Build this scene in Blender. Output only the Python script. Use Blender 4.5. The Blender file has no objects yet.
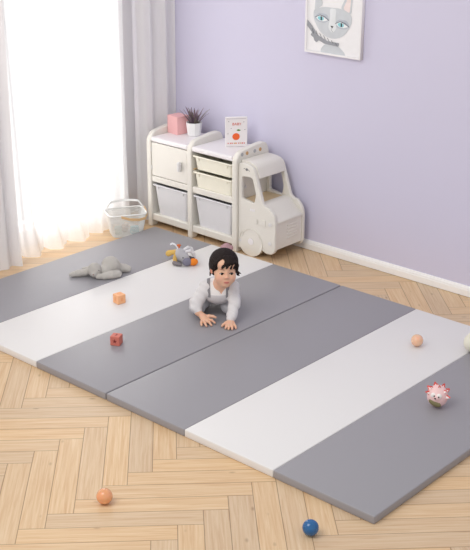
import bpy, bmesh, math, random
import numpy as np
from mathutils import Matrix, Vector
random.seed(7)
SC = bpy.context.scene
COL = SC.collection

# ------------------------------------------------------------------ camera
F_PX = 1158.20
cam_d = bpy.data.cameras.new('camera'); cam = bpy.data.objects.new('camera', cam_d); COL.objects.link(cam)
cam_d.sensor_fit = 'VERTICAL'; cam_d.sensor_height = 24.0; cam_d.lens = F_PX * 24.0 / 550.0
FW = Vector((-0.61982288, 0.69382966, -0.36663333)); RT = Vector((0.74476278, 0.66731862, 0.00377609)); UP = Vector((-0.24728121, 0.27071435, 0.93035786))
m = Matrix.Identity(4)
for i in range(3):
    m[i][0] = RT[i]; m[i][1] = UP[i]; m[i][2] = -FW[i]
m.translation = Vector((4.25162, -3.25762, 2.58173))
cam.matrix_world = m
SC.camera = cam

# ------------------------------------------------------------------ light
world = bpy.data.worlds.new('room_light'); SC.world = world; world.use_nodes = True
bg = world.node_tree.nodes['Background']; bg.inputs[0].default_value = (0.99, 0.99, 1.0, 1); bg.inputs[1].default_value = 0.76

def area(name, loc, target, sx, sy, power, col=(1, 1, 1)):
    l = bpy.data.lights.new(name, 'AREA'); l.shape = 'RECTANGLE'; l.size = sx; l.size_y = sy; l.energy = power; l.color = col
    o = bpy.data.objects.new(name, l); COL.objects.link(o); o.location = loc
    o.rotation_euler = (Vector(target) - Vector(loc)).to_track_quat('-Z', 'Y').to_euler()
    return o
area('window_daylight', (-2.1, 2.0, 1.4), (0, 2.0, 1.4), 3.0, 3.2, 108, (1, .985, .96))
area('added_soft_key', (0.8, -2.6, 4.0), (0.7, 1.4, 0.2), 2.4, 2.4, 88, (1, .97, .93))  # unseen soft lamp added above the viewer's side to brighten the room

vs = SC.view_settings
vs.view_transform = 'Standard'; vs.look = 'None'; vs.gamma = 1; vs.use_curve_mapping = False; vs.exposure = 0.0
SC.cycles.use_denoising = True
SC.cycles.max_bounces = 10; SC.cycles.transparent_max_bounces = 24

# ------------------------------------------------------------------ helpers
def lin(c):
    c = [v / 255 for v in c[:3]]
    return tuple(v / 12.92 if v <= .04045 else ((v + .055) / 1.055) ** 2.4 for v in c) + (1,)

MATS = {}
def mat(name, col, rough=.5, spec=.5, bump=None, coat=0, sss=0, trans=0, metal=0, var=0, alpha=1):
    if name in MATS: return MATS[name]
    M = bpy.data.materials.new(name); M.use_nodes = True; nt = M.node_tree; b = nt.nodes['Principled BSDF']
    c = lin(col); b.inputs['Base Color'].default_value = c; b.inputs['Roughness'].default_value = rough
    b.inputs['Specular IOR Level'].default_value = spec; b.inputs['Coat Weight'].default_value = coat
    b.inputs['Metallic'].default_value = metal; b.inputs['Transmission Weight'].default_value = trans
    b.inputs['Alpha'].default_value = alpha
    if sss: b.inputs['Subsurface Weight'].default_value = sss; b.inputs['Subsurface Radius'].default_value = (.02, .008, .005); b.inputs['Subsurface Scale'].default_value = .3
    tc = nt.nodes.new('ShaderNodeTexCoord')
    n = nt.nodes.new('ShaderNodeTexNoise'); nt.links.new(tc.outputs['Object'], n.inputs['Vector'])
    n.inputs['Scale'].default_value = bump[0] if bump else 30; n.inputs['Detail'].default_value = 4
    r = nt.nodes.new('ShaderNodeMix'); r.data_type = 'RGBA'
    v = var or .03
    r.inputs[6].default_value = tuple(x * (1 - v) for x in c[:3]) + (1,); r.inputs[7].default_value = tuple(min(1, x * (1 + v)) for x in c[:3]) + (1,)
    nt.links.new(n.outputs['Fac'], r.inputs[0]); nt.links.new(r.outputs[2], b.inputs['Base Color'])
    if bump:
        bp = nt.nodes.new('ShaderNodeBump'); bp.inputs['Strength'].default_value = bump[1]; bp.inputs['Distance'].default_value = bump[2] if len(bump) > 2 else .002
        nt.links.new(n.outputs['Fac'], bp.inputs['Height']); nt.links.new(bp.outputs[0], b.inputs['Normal'])
    MATS[name] = M
    return M

def obj(name, me, m, parent=None, label=None, smooth=False):
    if isinstance(me, bmesh.types.BMesh):
        b = me; me = bpy.data.meshes.new(name); b.normal_update(); b.to_mesh(me); b.free()
    me.name = name
    if m is not None:
        me.materials.clear(); me.materials.append(m)
    o = bpy.data.objects.new(name, me); COL.objects.link(o)
    if parent: o.parent = parent
    if label: o['label'] = label
    if smooth:
        for p in me.polygons: p.use_smooth = True
    return o
def tag(o, label, cat, group=None):
    o['label'] = label; o['category'] = cat
    if group: o['group'] = group
    return o
def struct(name, me, m, parent=None):
    o = obj(name, me, m, parent)
    if not parent: o['kind'] = 'structure'
    return o
def thing(name, label, cat, loc=(0, 0, 0), rz=0, group=None):
    o = bpy.data.objects.new(name, None); COL.objects.link(o); o.location = loc; o.rotation_euler = (0, 0, rz); o.empty_display_size = .05
    return tag(o, label, cat, group)
def add_box(b, lo, hi, bev=0, seg=2, M=None):
    r = bmesh.ops.create_cube(b, size=1)
    vs_ = r['verts']
    for v in vs_: v.co = Vector([(lo[i] + hi[i]) / 2 + v.co[i] * (hi[i] - lo[i]) for i in range(3)])
    if M is not None:
        for v in vs_: v.co = M @ v.co
    if bev:
        es = list({e for v in vs_ for e in v.link_edges})
        bmesh.ops.bevel(b, geom=es, offset=bev, segments=seg, profile=.5, affect='EDGES')
    return b
def box(lo, hi, bev=0, seg=2, M=None): return add_box(bmesh.new(), lo, hi, bev, seg, M)
def ball(b, c, r, u=20, v=12, M=None):
    if not hasattr(r, '__len__'): r = (r, r, r)
    g = bmesh.ops.create_uvsphere(b, u_segments=u, v_segments=v, radius=1)
    X = Matrix.Translation(c) @ (M.to_4x4() if M is not None else Matrix.Identity(4)) @ Matrix.Diagonal((*r, 1))
    for x in g['verts']: x.co = X @ x.co
    return b
def cyl(b, a, c, r1, r2=None, n=20, caps=True):
    a, c = Vector(a), Vector(c); d = c - a
    g = bmesh.ops.create_cone(b, cap_ends=caps, segments=n, radius1=r1, radius2=r1 if r2 is None else r2, depth=d.length)
    X = Matrix.Translation((a + c) / 2) @ d.to_track_quat('Z', 'Y').to_matrix().to_4x4()
    for x in g['verts']: x.co = X @ x.co
    return b
def round_poly(pts, r, n=5):
    out = []; N = len(pts)
    for i in range(N):
        p = Vector(pts[i][:2]); a = Vector(pts[i - 1][:2]) - p; c = Vector(pts[(i + 1) % N][:2]) - p
        rr = pts[i][2] if len(pts[i]) > 2 else r
        t = min(rr, a.length * .48, c.length * .48)
        p0 = p + a.normalized() * t; p1 = p + c.normalized() * t
        for k in range(n + 1):
            s = k / n; out.append(((1 - s) ** 2) * p0 + 2 * s * (1 - s) * p + s * s * p1)
    return out
def plate(loops, thick, bev=.002, axis='xz'):
    """2D closed loops (outline and holes) extruded into a bevelled plate centred on the plane"""
    cu = bpy.data.curves.new('plate', 'CURVE'); cu.dimensions = '2D'; cu.fill_mode = 'BOTH'
    for L in loops:
        s = cu.splines.new('POLY'); s.points.add(len(L) - 1); s.use_cyclic_u = True
        for p, q in zip(s.points, L): p.co = (q[0], q[1], 0, 1)
    cu.extrude = thick / 2 - bev; cu.bevel_depth = bev; cu.bevel_resolution = 2; cu.offset = -bev
    t = bpy.data.objects.new('plate', cu); COL.objects.link(t)
    bpy.context.view_layer.update()
    me = bpy.data.meshes.new_from_object(t.evaluated_get(bpy.context.evaluated_depsgraph_get()))
    bpy.data.objects.remove(t); bpy.data.curves.remove(cu)
    if axis == 'xz': X = Matrix(((1, 0, 0, 0), (0, 0, -1, 0), (0, 1, 0, 0), (0, 0, 0, 1)))
    elif axis == 'yz': X = Matrix(((0, 0, 1, 0), (1, 0, 0, 0), (0, 1, 0, 0), (0, 0, 0, 1)))
    else: X = Matrix.Identity(4)
    me.transform(X)
    return me
def tube(pts, r, cyc=False, res=3, radii=None):
    cu = bpy.data.curves.new('tube', 'CURVE'); cu.dimensions = '3D'; cu.bevel_depth = r; cu.bevel_resolution = res; cu.use_fill_caps = True
    s = cu.splines.new('POLY'); s.points.add(len(pts) - 1); s.use_cyclic_u = cyc
    for i, (p, q) in enumerate(zip(s.points, pts)):
        p.co = (*q, 1)
        if radii: p.radius = radii[i]
    t = bpy.data.objects.new('tube', cu); COL.objects.link(t)
    bpy.context.view_layer.update()
    me = bpy.data.meshes.new_from_object(t.evaluated_get(bpy.context.evaluated_depsgraph_get()))
    bpy.data.objects.remove(t); bpy.data.curves.remove(cu)
    for p in me.polygons: p.use_smooth = True
    return me
def text_mesh(s, size, depth=.0004):
    cu = bpy.data.curves.new('text', 'FONT'); cu.body = s; cu.size = size; cu.align_x = 'CENTER'; cu.align_y = 'CENTER'; cu.extrude = depth
    t = bpy.data.objects.new('text', cu); COL.objects.link(t); bpy.context.view_layer.update()
    me = bpy.data.meshes.new_from_object(t.evaluated_get(bpy.context.evaluated_depsgraph_get()))
    bpy.data.objects.remove(t); bpy.data.curves.remove(cu)
    return me
def lathe(profile, n=32, cap=False):
    b = bmesh.new(); rings = []
    for r, z in profile:
        rings.append([b.verts.new((r * math.cos(2 * math.pi * k / n), r * math.sin(2 * math.pi * k / n), z)) for k in range(n)])
    for A, B_ in zip(rings, rings[1:]):
        for k in range(n): b.faces.new((A[k], A[(k + 1) % n], B_[(k + 1) % n], B_[k]))
    b.faces.new(list(reversed(rings[0])))
    b.faces.new(rings[-1])
    return b

# ---- soft bodies: blended volumes turned into one continuous surface
class Vol:
    def __init__(s, h): s.h = h; s.ops = []
    def ell(s, c, r, M=None, k=.01, op='u'):
        c = np.array(c, float); r = np.array(r, float); R = np.eye(3) if M is None else np.array(M)[:3, :3]
        ext = np.sqrt(((R * r) ** 2).sum(1))
        def f(P):
            q = (P - c) @ R
            k0 = np.linalg.norm(q / r, axis=-1); k1 = np.linalg.norm(q / (r * r), axis=-1) + 1e-9
            return k0 * (k0 - 1) / k1
        s.ops.append((f, c - ext, c + ext, op, k)); return s
    def cap(s, a, b, ra, rb=None, k=.01, op='u'):
        a = np.array(a, float); b = np.array(b, float); rb = ra if rb is None else rb; R = max(ra, rb)
        def f(P):
            d = b - a; t = np.clip(((P - a) @ d) / (d @ d + 1e-12), 0, 1)
            return np.linalg.norm(P - a - t[..., None] * d, axis=-1) - (ra + (rb - ra) * t)
        s.ops.append((f, np.minimum(a, b) - R, np.maximum(a, b) + R, op, k)); return s
    def chain(s, pts, k=.01, op='u'):
        for (p, r), (q, t) in zip(pts, pts[1:]): s.cap(p, q, r, t, k, op)
        return s
    def fn(s, f, op='i', k=.002, lo=None, hi=None): s.ops.append((f, lo, hi, op, k)); return s
    @staticmethod
    def comb(F, d, op, k):
        if op == 'u':
            h = np.clip(.5 + .5 * (F - d) / k, 0, 1); return F * (1 - h) + d * h - k * h * (1 - h)
        if op == 's': d = -d
        h = np.clip(.5 - .5 * (F - d) / k, 0, 1); return F * (1 - h) + d * h + k * h * (1 - h)
    def at(s, P):
        P = np.array(P, float); F = np.full(P.shape[:-1], .5)
        for f, lo, hi, op, k in s.ops: F = s.comb(F, f(P), op, k)
        return F
    def front(s, x, z, y0=-.2, y1=.1):
        ys = np.linspace(y0, y1, 1200); P = np.stack([np.full_like(ys, x), ys, np.full_like(ys, z)], -1)
        return float(ys[np.argmax(s.at(P) < 0)])
    def mesh(s, disp=None, xform=None):
        h = s.h; us = [o for o in s.ops if o[3] == 'u' and o[1] is not None]
        lo = np.min([o[1] - o[4] for o in us], 0) - 3 * h; hi = np.max([o[2] + o[4] for o in us], 0) + 3 * h
        ax = [np.arange(lo[i], hi[i] + h, h) for i in range(3)]
        F = np.full([len(a) for a in ax], .5)
        for f, l, u, op, k in s.ops:
            if l is None: sl = [slice(0, len(a)) for a in ax]
            else: sl = [slice(max(0, int((l[i] - k - 3 * h - lo[i]) / h)), max(0, int((u[i] + k + 3 * h - lo[i]) / h) + 2)) for i in range(3)]
            sub = [ax[i][sl[i]] for i in range(3)]
            if min(len(q) for q in sub) == 0: continue
            P = np.stack(np.meshgrid(*sub, indexing='ij'), -1)
            F[tuple(sl)] = s.comb(F[tuple(sl)], f(P), op, k)
        if disp is not None:
            P = np.stack(np.meshgrid(*ax, indexing='ij'), -1); F = F + disp(P)
        S = F < 0; n = np.array(F.shape) - 1
        cnt = np.zeros(n, int)
        for dx in (0, 1):
            for dy in (0, 1):
                for dz in (0, 1): cnt += S[dx:n[0] + dx, dy:n[1] + dy, dz:n[2] + dz]
        act = np.argwhere((cnt > 0) & (cnt < 8)); idx = -np.ones(n, int); idx[tuple(act.T)] = np.arange(len(act))
        acc = np.zeros((len(act), 3)); w = np.zeros(len(act))
        cor = [(a, b, c) for a in (0, 1) for b in (0, 1) for c in (0, 1)]
        for i, A in enumerate(cor):
            for B_ in cor[i + 1:]:
                if sum(abs(A[q] - B_[q]) for q in range(3)) != 1: continue
                fa = F[tuple((act + A).T)]; fb = F[tuple((act + B_).T)]; mk = (fa < 0) != (fb < 0)
                t = np.where(mk, fa / np.where(mk, fa - fb, 1), 0)[:, None]
                acc += np.where(mk[:, None], np.array(A) + t * (np.array(B_) - np.array(A)), 0); w += mk
        V = lo + (act + acc / w[:, None]) * h
        faces = []
        for a in range(3):
            b, c = [(1, 2), (2, 0), (0, 1)][a]
            s0 = [slice(None)] * 3; s1 = [slice(None)] * 3; s0[a] = slice(0, -1); s1[a] = slice(1, None)
            A, B_ = S[tuple(s0)], S[tuple(s1)]
            E = np.argwhere(A != B_); E = E[(E[:, b] > 0) & (E[:, c] > 0) & (E[:, b] < n[b]) & (E[:, c] < n[c])]
            fl = A[tuple(E.T)]
            db = np.zeros(3, int); db[b] = 1; dc = np.zeros(3, int); dc[c] = 1
            q = np.stack([idx[tuple((E - db - dc).T)], idx[tuple((E - dc).T)], idx[tuple(E.T)], idx[tuple((E - db).T)]], 1)
            q[~fl] = q[~fl][:, ::-1]; faces.append(q)
        Q = np.concatenate(faces); me = bpy.data.meshes.new('soft')
        if xform is not None: V = V @ np.array(xform)[:3, :3].T + np.array(xform)[:3, 3]
        me.from_pydata(V.tolist(), [], Q.tolist()); me.validate()
        me.polygons.foreach_set('use_smooth', [True] * len(me.polygons))
        return me
def on_floor(me, z=.0006):
    for v in me.vertices:
        if v.co.z < z: v.co.z = z
    return me
def rot(x=0, y=0, z=0):
    return Matrix.Rotation(math.radians(z), 4, 'Z') @ Matrix.Rotation(math.radians(x), 4, 'X') @ Matrix.Rotation(math.radians(y), 4, 'Y')

VIEW = math.atan2(.667, .745)      # toys facing the viewer's side of the room
WY = 2.291; XL = -1.45

# ------------------------------------------------------------------ materials of the room
def herringbone():
    M = bpy.data.materials.new('oak_herringbone'); M.use_nodes = True; nt = M.node_tree; N = nt.nodes; L = nt.links; b = N['Principled BSDF']
    def mth(op, a, c=None, d=None):
        n = N.new('ShaderNodeMath'); n.operation = op
        for i, v in enumerate((a, c, d)):
            if v is None: continue
            if isinstance(v, (int, float)): n.inputs[i].default_value = v
            else: L.new(v, n.inputs[i])
        return n.outputs[0]
    g = N.new('ShaderNodeNewGeometry'); sp = N.new('ShaderNodeSeparateXYZ'); L.new(g.outputs['Position'], sp.inputs[0])
    x, y = sp.outputs[0], sp.outputs[1]; q = 2 ** -.5
    A = mth('DIVIDE', mth('SUBTRACT', mth('MULTIPLY', mth('ADD', x, y), q), .0780), .1036)
    B = mth('DIVIDE', mth('SUBTRACT', mth('MULTIPLY', mth('SUBTRACT', x, y), q), .8300), .1003)
    i, j = mth('FLOOR', A), mth('FLOOR', B); fa, fb = mth('SUBTRACT', A, i), mth('SUBTRACT', B, j)
    s = mth('ADD', i, j); qd = mth('FLOOR', mth('DIVIDE', s, 12)); mm = mth('SUBTRACT', s, mth('MULTIPLY', qd, 12))
    vert = mth('LESS_THAN', mm, 5.5); hor = mth('SUBTRACT', 1, vert)
    def sel(a, c): return mth('ADD', mth('MULTIPLY', vert, a), mth('MULTIPLY', hor, c))
    along = sel(mth('ADD', mm, fb), mth('ADD', mth('SUBTRACT', mm, 6), fa)); across = sel(fa, fb)
    id1 = sel(i, mth('ADD', j, 371))
    cv = N.new('ShaderNodeCombineXYZ'); L.new(id1, cv.inputs[0]); L.new(qd, cv.inputs[1]); L.new(vert, cv.inputs[2])
    wn = N.new('ShaderNodeTexWhiteNoise'); wn.noise_dimensions = '3D'; L.new(cv.outputs[0], wn.inputs[0]); rnd = wn.outputs['Value']
    gv = N.new('ShaderNodeCombineXYZ'); L.new(mth('ADD', mth('MULTIPLY', along, .16), mth('MULTIPLY', rnd, 90)), gv.inputs[0]); L.new(mth('MULTIPLY', across, 4.5), gv.inputs[1]); L.new(mth('MULTIPLY', rnd, 37), gv.inputs[2])
    n1 = N.new('ShaderNodeTexNoise'); n1.inputs['Scale'].default_value = 2.2; n1.inputs['Detail'].default_value = 7; n1.inputs['Roughness'].default_value = .62; n1.inputs['Distortion'].default_value = .6; L.new(gv.outputs[0], n1.inputs['Vector'])
    # dark knots scattered through the boards
    kv = N.new('ShaderNodeCombineXYZ'); L.new(mth('ADD', mth('MULTIPLY', along, .5), mth('MULTIPLY', rnd, 55)), kv.inputs[0]); L.new(mth('ADD', across, mth('MULTIPLY', rnd, 11)), kv.inputs[1])
    vo = N.new('ShaderNodeTexVoronoi'); vo.inputs['Scale'].default_value = .9; L.new(kv.outputs[0], vo.inputs['Vector'])
    knot = mth('MULTIPLY', mth('SUBTRACT', 1, mth('MINIMUM', mth('DIVIDE', vo.outputs['Distance'], .09), 1)), .55)
    rp = N.new('ShaderNodeValToRGB'); L.new(n1.outputs['Fac'], rp.inputs[0]); e = rp.color_ramp.elements
    e[0].position = .28; e[0].color = lin((208, 168, 126)); e[1].position = .72; e[1].color = lin((232, 204, 168))
    m_ = e.new(.5) if hasattr(e, 'new') else None
    m_.color = lin((222, 190, 150))
    hs = N.new('ShaderNodeHueSaturation'); L.new(rp.outputs[0], hs.inputs['Color'])
    L.new(mth('ADD', .86, mth('MULTIPLY', rnd, .13)), hs.inputs['Value']); L.new(mth('ADD', .89, mth('MULTIPLY', rnd, .15)), hs.inputs['Saturation'])
    d1 = mth('MINIMUM', across, mth('SUBTRACT', 1, across)); d2 = mth('MINIMUM', along, mth('SUBTRACT', 6, along)); d = mth('MINIMUM', d1, d2)
    gap = mth('SUBTRACT', 1, mth('MINIMUM', mth('DIVIDE', d, .022), 1)); gap = mth('POWER', gap, .6)
    mx = N.new('ShaderNodeMix'); mx.data_type = 'RGBA'; L.new(mth('MAXIMUM', mth('MULTIPLY', gap, .72), knot), mx.inputs[0]); L.new(hs.outputs[0], mx.inputs[6]); mx.inputs[7].default_value = lin((104, 68, 40))
    L.new(mx.outputs[2], b.inputs['Base Color']); b.inputs['Roughness'].default_value = .38; b.inputs['Specular IOR Level'].default_value = .35
    bp = N.new('ShaderNodeBump'); bp.inputs['Strength'].default_value = .35; bp.inputs['Distance'].default_value = .001
    L.new(mth('SUBTRACT', mth('MULTIPLY', n1.outputs['Fac'], .3), gap), bp.inputs['Height']); L.new(bp.outputs[0], b.inputs['Normal'])
    return M
def sheer(name, col, transp, trl):
    M = bpy.data.materials.new(name); M.use_nodes = True; nt = M.node_tree; N = nt.nodes; L = nt.links
    N.remove(N['Principled BSDF']); out = N['Material Output']
    d = N.new('ShaderNodeBsdfDiffuse'); d.inputs[0].default_value = lin(col); t = N.new('ShaderNodeBsdfTranslucent'); t.inputs[0].default_value = lin(col)
    tr = N.new('ShaderNodeBsdfTransparent'); m1 = N.new('ShaderNodeMixShader'); m2 = N.new('ShaderNodeMixShader')
    tc = N.new('ShaderNodeTexCoord'); wv = N.new('ShaderNodeTexNoise'); wv.inputs['Scale'].default_value = 60; L.new(tc.outputs['Object'], wv.inputs['Vector'])
    mr = N.new('ShaderNodeMapRange'); L.new(wv.outputs['Fac'], mr.inputs[0]); mr.inputs[3].default_value = transp * .85; mr.inputs[4].default_value = transp * 1.15
    m1.inputs[0].default_value = trl; L.new(d.outputs[0], m1.inputs[1]); L.new(t.outputs[0], m1.inputs[2])
    L.new(mr.outputs[0], m2.inputs[0]); L.new(m1.outputs[0], m2.inputs[1]); L.new(tr.outputs[0], m2.inputs[2]); L.new(m2.outputs[0], out.inputs[0])
    return M
M_floor = herringbone()
M_wall = mat('lavender_paint', (211, 208, 229), .85, .2, bump=(220, .12, .001), var=.012)
M_wwall = mat('white_wall_paint', (236, 234, 236), .85, .2, bump=(220, .12, .001))
M_trim = mat('white_trim_gloss', (248, 247, 246), .35, .5)
M_sheer = sheer('white_voile', (250, 250, 250), .22, .62)
M_drape = sheer('pale_grey_linen', (236, 234, 235), .03, .25)
M_cream = mat('cream_plastic', (229, 225, 217), .38, .45, coat=.1, bump=(160, .05, .0006))
M_top = mat('white_plastic_worktop', (238, 234, 236), .4, .45, bump=(160, .05, .0006))
M_creambin = mat('ivory_bin_plastic', (242, 238, 222), .35, .5)
M_greybin = mat('frosted_grey_bin_plastic', (222, 221, 224), .4, .4)
M_tan = mat('tan_gap_shade', (212, 182, 138), .6, .3)  # tan put in for the warm shade of cream plastic behind the bins
M_steel = mat('brushed_grey_plastic', (224, 222, 222), .4, .5)
M_greymat = mat('grey_leatherette', (152, 150, 155), .42, .45, bump=(260, .12, .0008), var=.015)
M_whitemat = mat('white_leatherette', (229, 227, 226), .42, .4, bump=(260, .1, .0008), var=.01)

# ------------------------------------------------------------------ structure
struct('floor', box((XL - .2, -4.6, -.06), (6.2, WY, 0)), M_floor)
struct('wall_back', box((XL - .2, WY, 0), (6.2, WY + .15, 2.7)), M_wall)
WY0, WY1, WZ0, WZ1 = .975, 1.825, .11, 2.3
b = bmesh.new()
add_box(b, (XL - .15, -4.6, 0), (XL, WY0, 2.7)); add_box(b, (XL - .15, WY1, 0), (XL, WY, 2.7))
add_box(b, (XL - .15, WY0, 0), (XL, WY1, WZ0)); add_box(b, (XL - .15, WY0, WZ1), (XL, WY1, 2.7))
struct('wall_left', b, M_wwall)
b = bmesh.new(); t = .022
add_box(b, (XL - .11, WY0, WZ0), (XL - .06, WY0 + t, WZ1), .004); add_box(b, (XL - .11, WY1 - t, WZ0), (XL - .06, WY1, WZ1), .004)
add_box(b, (XL - .11, WY0, WZ0), (XL - .06, WY1, WZ0 + t), .004); add_box(b, (XL - .11, WY0, WZ1 - t), (XL - .06, WY1, WZ1), .004)
win = struct('window_1', b, M_trim)
G = bpy.data.materials.new('clear_glass'); G.use_nodes = True
gn = G.node_tree; gn.nodes.remove(gn.nodes['Principled BSDF'])
ga = gn.nodes.new('ShaderNodeBsdfTransparent'); gb = gn.nodes.new('ShaderNodeBsdfGlossy'); gb.inputs['Roughness'].default_value = .02; gm = gn.nodes.new('ShaderNodeMixShader'); gm.inputs[0].default_value = .05
gn.links.new(ga.outputs[0], gm.inputs[1]); gn.links.new(gb.outputs[0], gm.inputs[2]); gn.links.new(gm.outputs[0], gn.nodes['Material Output'].inputs[0])
obj('glass_pane', box((XL - .089, WY0 + t, WZ0 + t), (XL - .083, WY1 - t, WZ1 - t)), G, win)
# baseboard with a stepped moulding
def baseboard(x0, x1):
    prof = [(0, .003), (-.016, .003), (-.016, .040), (-.013, .044), (-.013, .050), (-.009, .055), (-.006, .062), (0, .064)]
    b = bmesh.new(); A = [b.verts.new((x0, WY + p[0], p[1])) for p in prof]; C = [b.verts.new((x1, WY + p[0], p[1])) for p in prof]
    for i in range(len(prof)):
        k = (i + 1) % len(prof); b.faces.new((A[i], A[k], C[k], C[i]))
    b.faces.new(list(reversed(A))); b.faces.new(C); bmesh.ops.recalc_face_normals(b, faces=b.faces)
    return b
struct('baseboard_back', baseboard(XL, 6.2), M_trim)

# ------------------------------------------------------------------ curtains
def curtain(y0, y1, xf, hem, nz=60, dy=.004, ztop=2.405):
    n = int((y1 - y0) / dy) + 1; b = bmesh.new(); rows = []
    for k in range(nz + 1):
        s = k / nz; s = s ** 1.6; row = []
        for i in range(n):
            y = y0 + (y1 - y0) * i / (n - 1); zb = hem(y); z = zb + (ztop - zb) * s
            row.append(b.verts.new((xf(y, z), y, z)))
        rows.append(row)
    for R0, R1 in zip(rows, rows[1:]):
        for i in range(n - 1): b.faces.new((R0[i], R0[i + 1], R1[i + 1], R1[i]))
    return b
def sheer_x(y, z):
    fl = math.exp(-z / .16)
    ph = 2 * math.pi * (y - .70) / .205 + .5 * math.sin(z * 1.3 + y * 5)
    w = abs(math.sin(ph / 2)) ** .7
    return -1.305 + .012 * math.sin(ph * 2.1 + z) + .02 * math.sin(ph + .6 * z) * (1 - fl) + fl * (.088 * w - .018) * (1 if y < 1.5 else max(.25, 1 - (y - 1.5) * 6))
def sheer_hem(y):
    ph = 2 * math.pi * (y - .70) / .205 + .5 * math.sin(y * 5)
    return .004 + .026 * (1 - abs(math.sin(ph / 2)) ** .5) + .004 * math.sin(y * 37)
o = obj('sheer_curtain', curtain(.862, 1.878, sheer_x, sheer_hem), M_sheer, smooth=True)
tag(o, 'sheer white voile curtain hanging over the bright window to a billowing hem on the floor', 'curtain')
def left_x(y, z):
    fl = math.exp(-z / .25); return -1.235 + .032 * math.sin(2 * math.pi * y / .105 + .5 * z) + .05 * fl * abs(math.sin(2 * math.pi * y / .22))
o = obj('drape', curtain(.30, .853, left_x, lambda y: .006 + .006 * math.sin(y * 43)), M_drape, smooth=True)
tag(o, 'pale grey linen drape gathered at the left edge of the window', 'curtain', None)
def right_x(y, z):
    u = (y - 1.75) / .52
    return -1.25 + .03 * max(0, u - .45) + .020 * math.sin(2 * math.pi * (y - 1.70) / .145 + .3 * math.sin(z * 1.1)) + .005 * math.sin(2 * math.pi * y / .062 + z)
o = obj('drape', curtain(1.888, 2.275, right_x, lambda y: .006 + .004 * math.sin(y * 43)), M_drape, smooth=True)
tag(o, 'pale grey linen drape gathered in the corner beside the lavender wall, behind the white cabinet', 'curtain', None)
M_metal = mat('brushed_steel', (190, 190, 192), .3, .5, metal=.9)
r = thing('curtain_rod', 'slim steel curtain rod holding the sheer and the two drapes', 'curtain rod', (-1.25, 1.2, 2.4165))
me = bmesh.new(); cyl(me, (0, -.95, 0), (0, 1.07, 0), .011); obj('rod', me, M_metal, r, smooth=True)
for yy in (-.85, .85):
    me = bmesh.new(); cyl(me, (-.2, yy, 0), (0, yy, 0), .007); cyl(me, (-.2, yy, 0), (-.194, yy, 0), .024); obj('bracket', me, M_metal, r)

# ------------------------------------------------------------------ picture on the wall
px0, px1, pz0, pz1 = -.122, .294, 1.270, 1.85
pc = thing('framed_picture', 'white framed watercolour of a blue-eyed grey cat in a scarf on the lavender wall', 'picture', ((px0 + px1) / 2, WY, (pz0 + pz1) / 2))
w2, h2 = (px1 - px0) / 2, (pz1 - pz0) / 2
M_frame = mat('white_frame_lacquer', (238, 236, 238), .4, .4)
obj('frame', plate([[(-w2, -h2), (w2, -h2), (w2, h2), (-w2, h2)], [(-w2 + .012, -h2 + .012), (-w2 + .012, h2 - .012), (w2 - .012, h2 - .012), (w2 - .012, -h2 + .012)]], .030, .0015), M_frame, pc).location = (0, -.016, 0)
obj('canvas', box((-w2 + .011, -.020, -h2 + .011), (w2 - .011, -.006, h2 - .011)), mat('picture_paper', (240, 239, 241), .8, .2), pc)
def wcol(name, col): return mat(name, col, .85, .15, bump=(14, .0, .001), var=.13)
def mp(x, z): return (-.006 + (x + .01) * 1.17, z - .010)
def flat(name, pts, y, m, r=.01, th=.0012, label=None):
    pts = [(*mp(p[0], p[1]), *p[2:]) for p in pts]
    return obj(name, plate([round_poly(pts, r)], th, .0002), m, pc, label=label)
def put(o, y): o.location = (0, y, 0); return o
W_g = wcol('watercolour_grey', (205, 209, 214)); W_d = wcol('watercolour_dark_grey', (158, 160, 166)); W_b = wcol('watercolour_blue', (150, 214, 222)); W_k = mat('ink_black', (52, 54, 62), .7); W_p = wcol('watercolour_pink', (236, 222, 220))
cx, cz = -.01, -.165 + .0
put(flat('cat_body', [(cx - .075, -.27), (cx - .07, -.245), (cx - .045, -.215), (cx + .03, -.215), (cx + .065, -.24), (cx + .09, -.27)], 0, W_g, .02), -.0208)
put(flat('cat_face', [(cx - .125, -.02, .03), (cx - .125, -.075, .05), (cx - .08, -.155, .06), (cx - .01, -.185, .05), (cx + .065, -.165, .06), (cx + .115, -.09, .05), (cx + .118, -.03, .03), (cx + .06, .0, .04), (cx - .06, .0, .04)], 0, W_g), -.0215)
put(flat('cat_ear', [(cx - .118, -.03), (cx - .112, .09), (cx - .10, .12), (cx - .065, .01)], 0, W_g, .02), -.0218)
put(flat('cat_ear', [(cx + .112, -.03), (cx + .118, .09), (cx + .10, .12), (cx + .045, .0)], 0, W_g, .02), -.0218)
put(flat('inner_ear', [(cx + .103, -.02), (cx + .11, .075), (cx + .098, .09), (cx + .062, .0)], 0, W_p, .015), -.0226)
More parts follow.
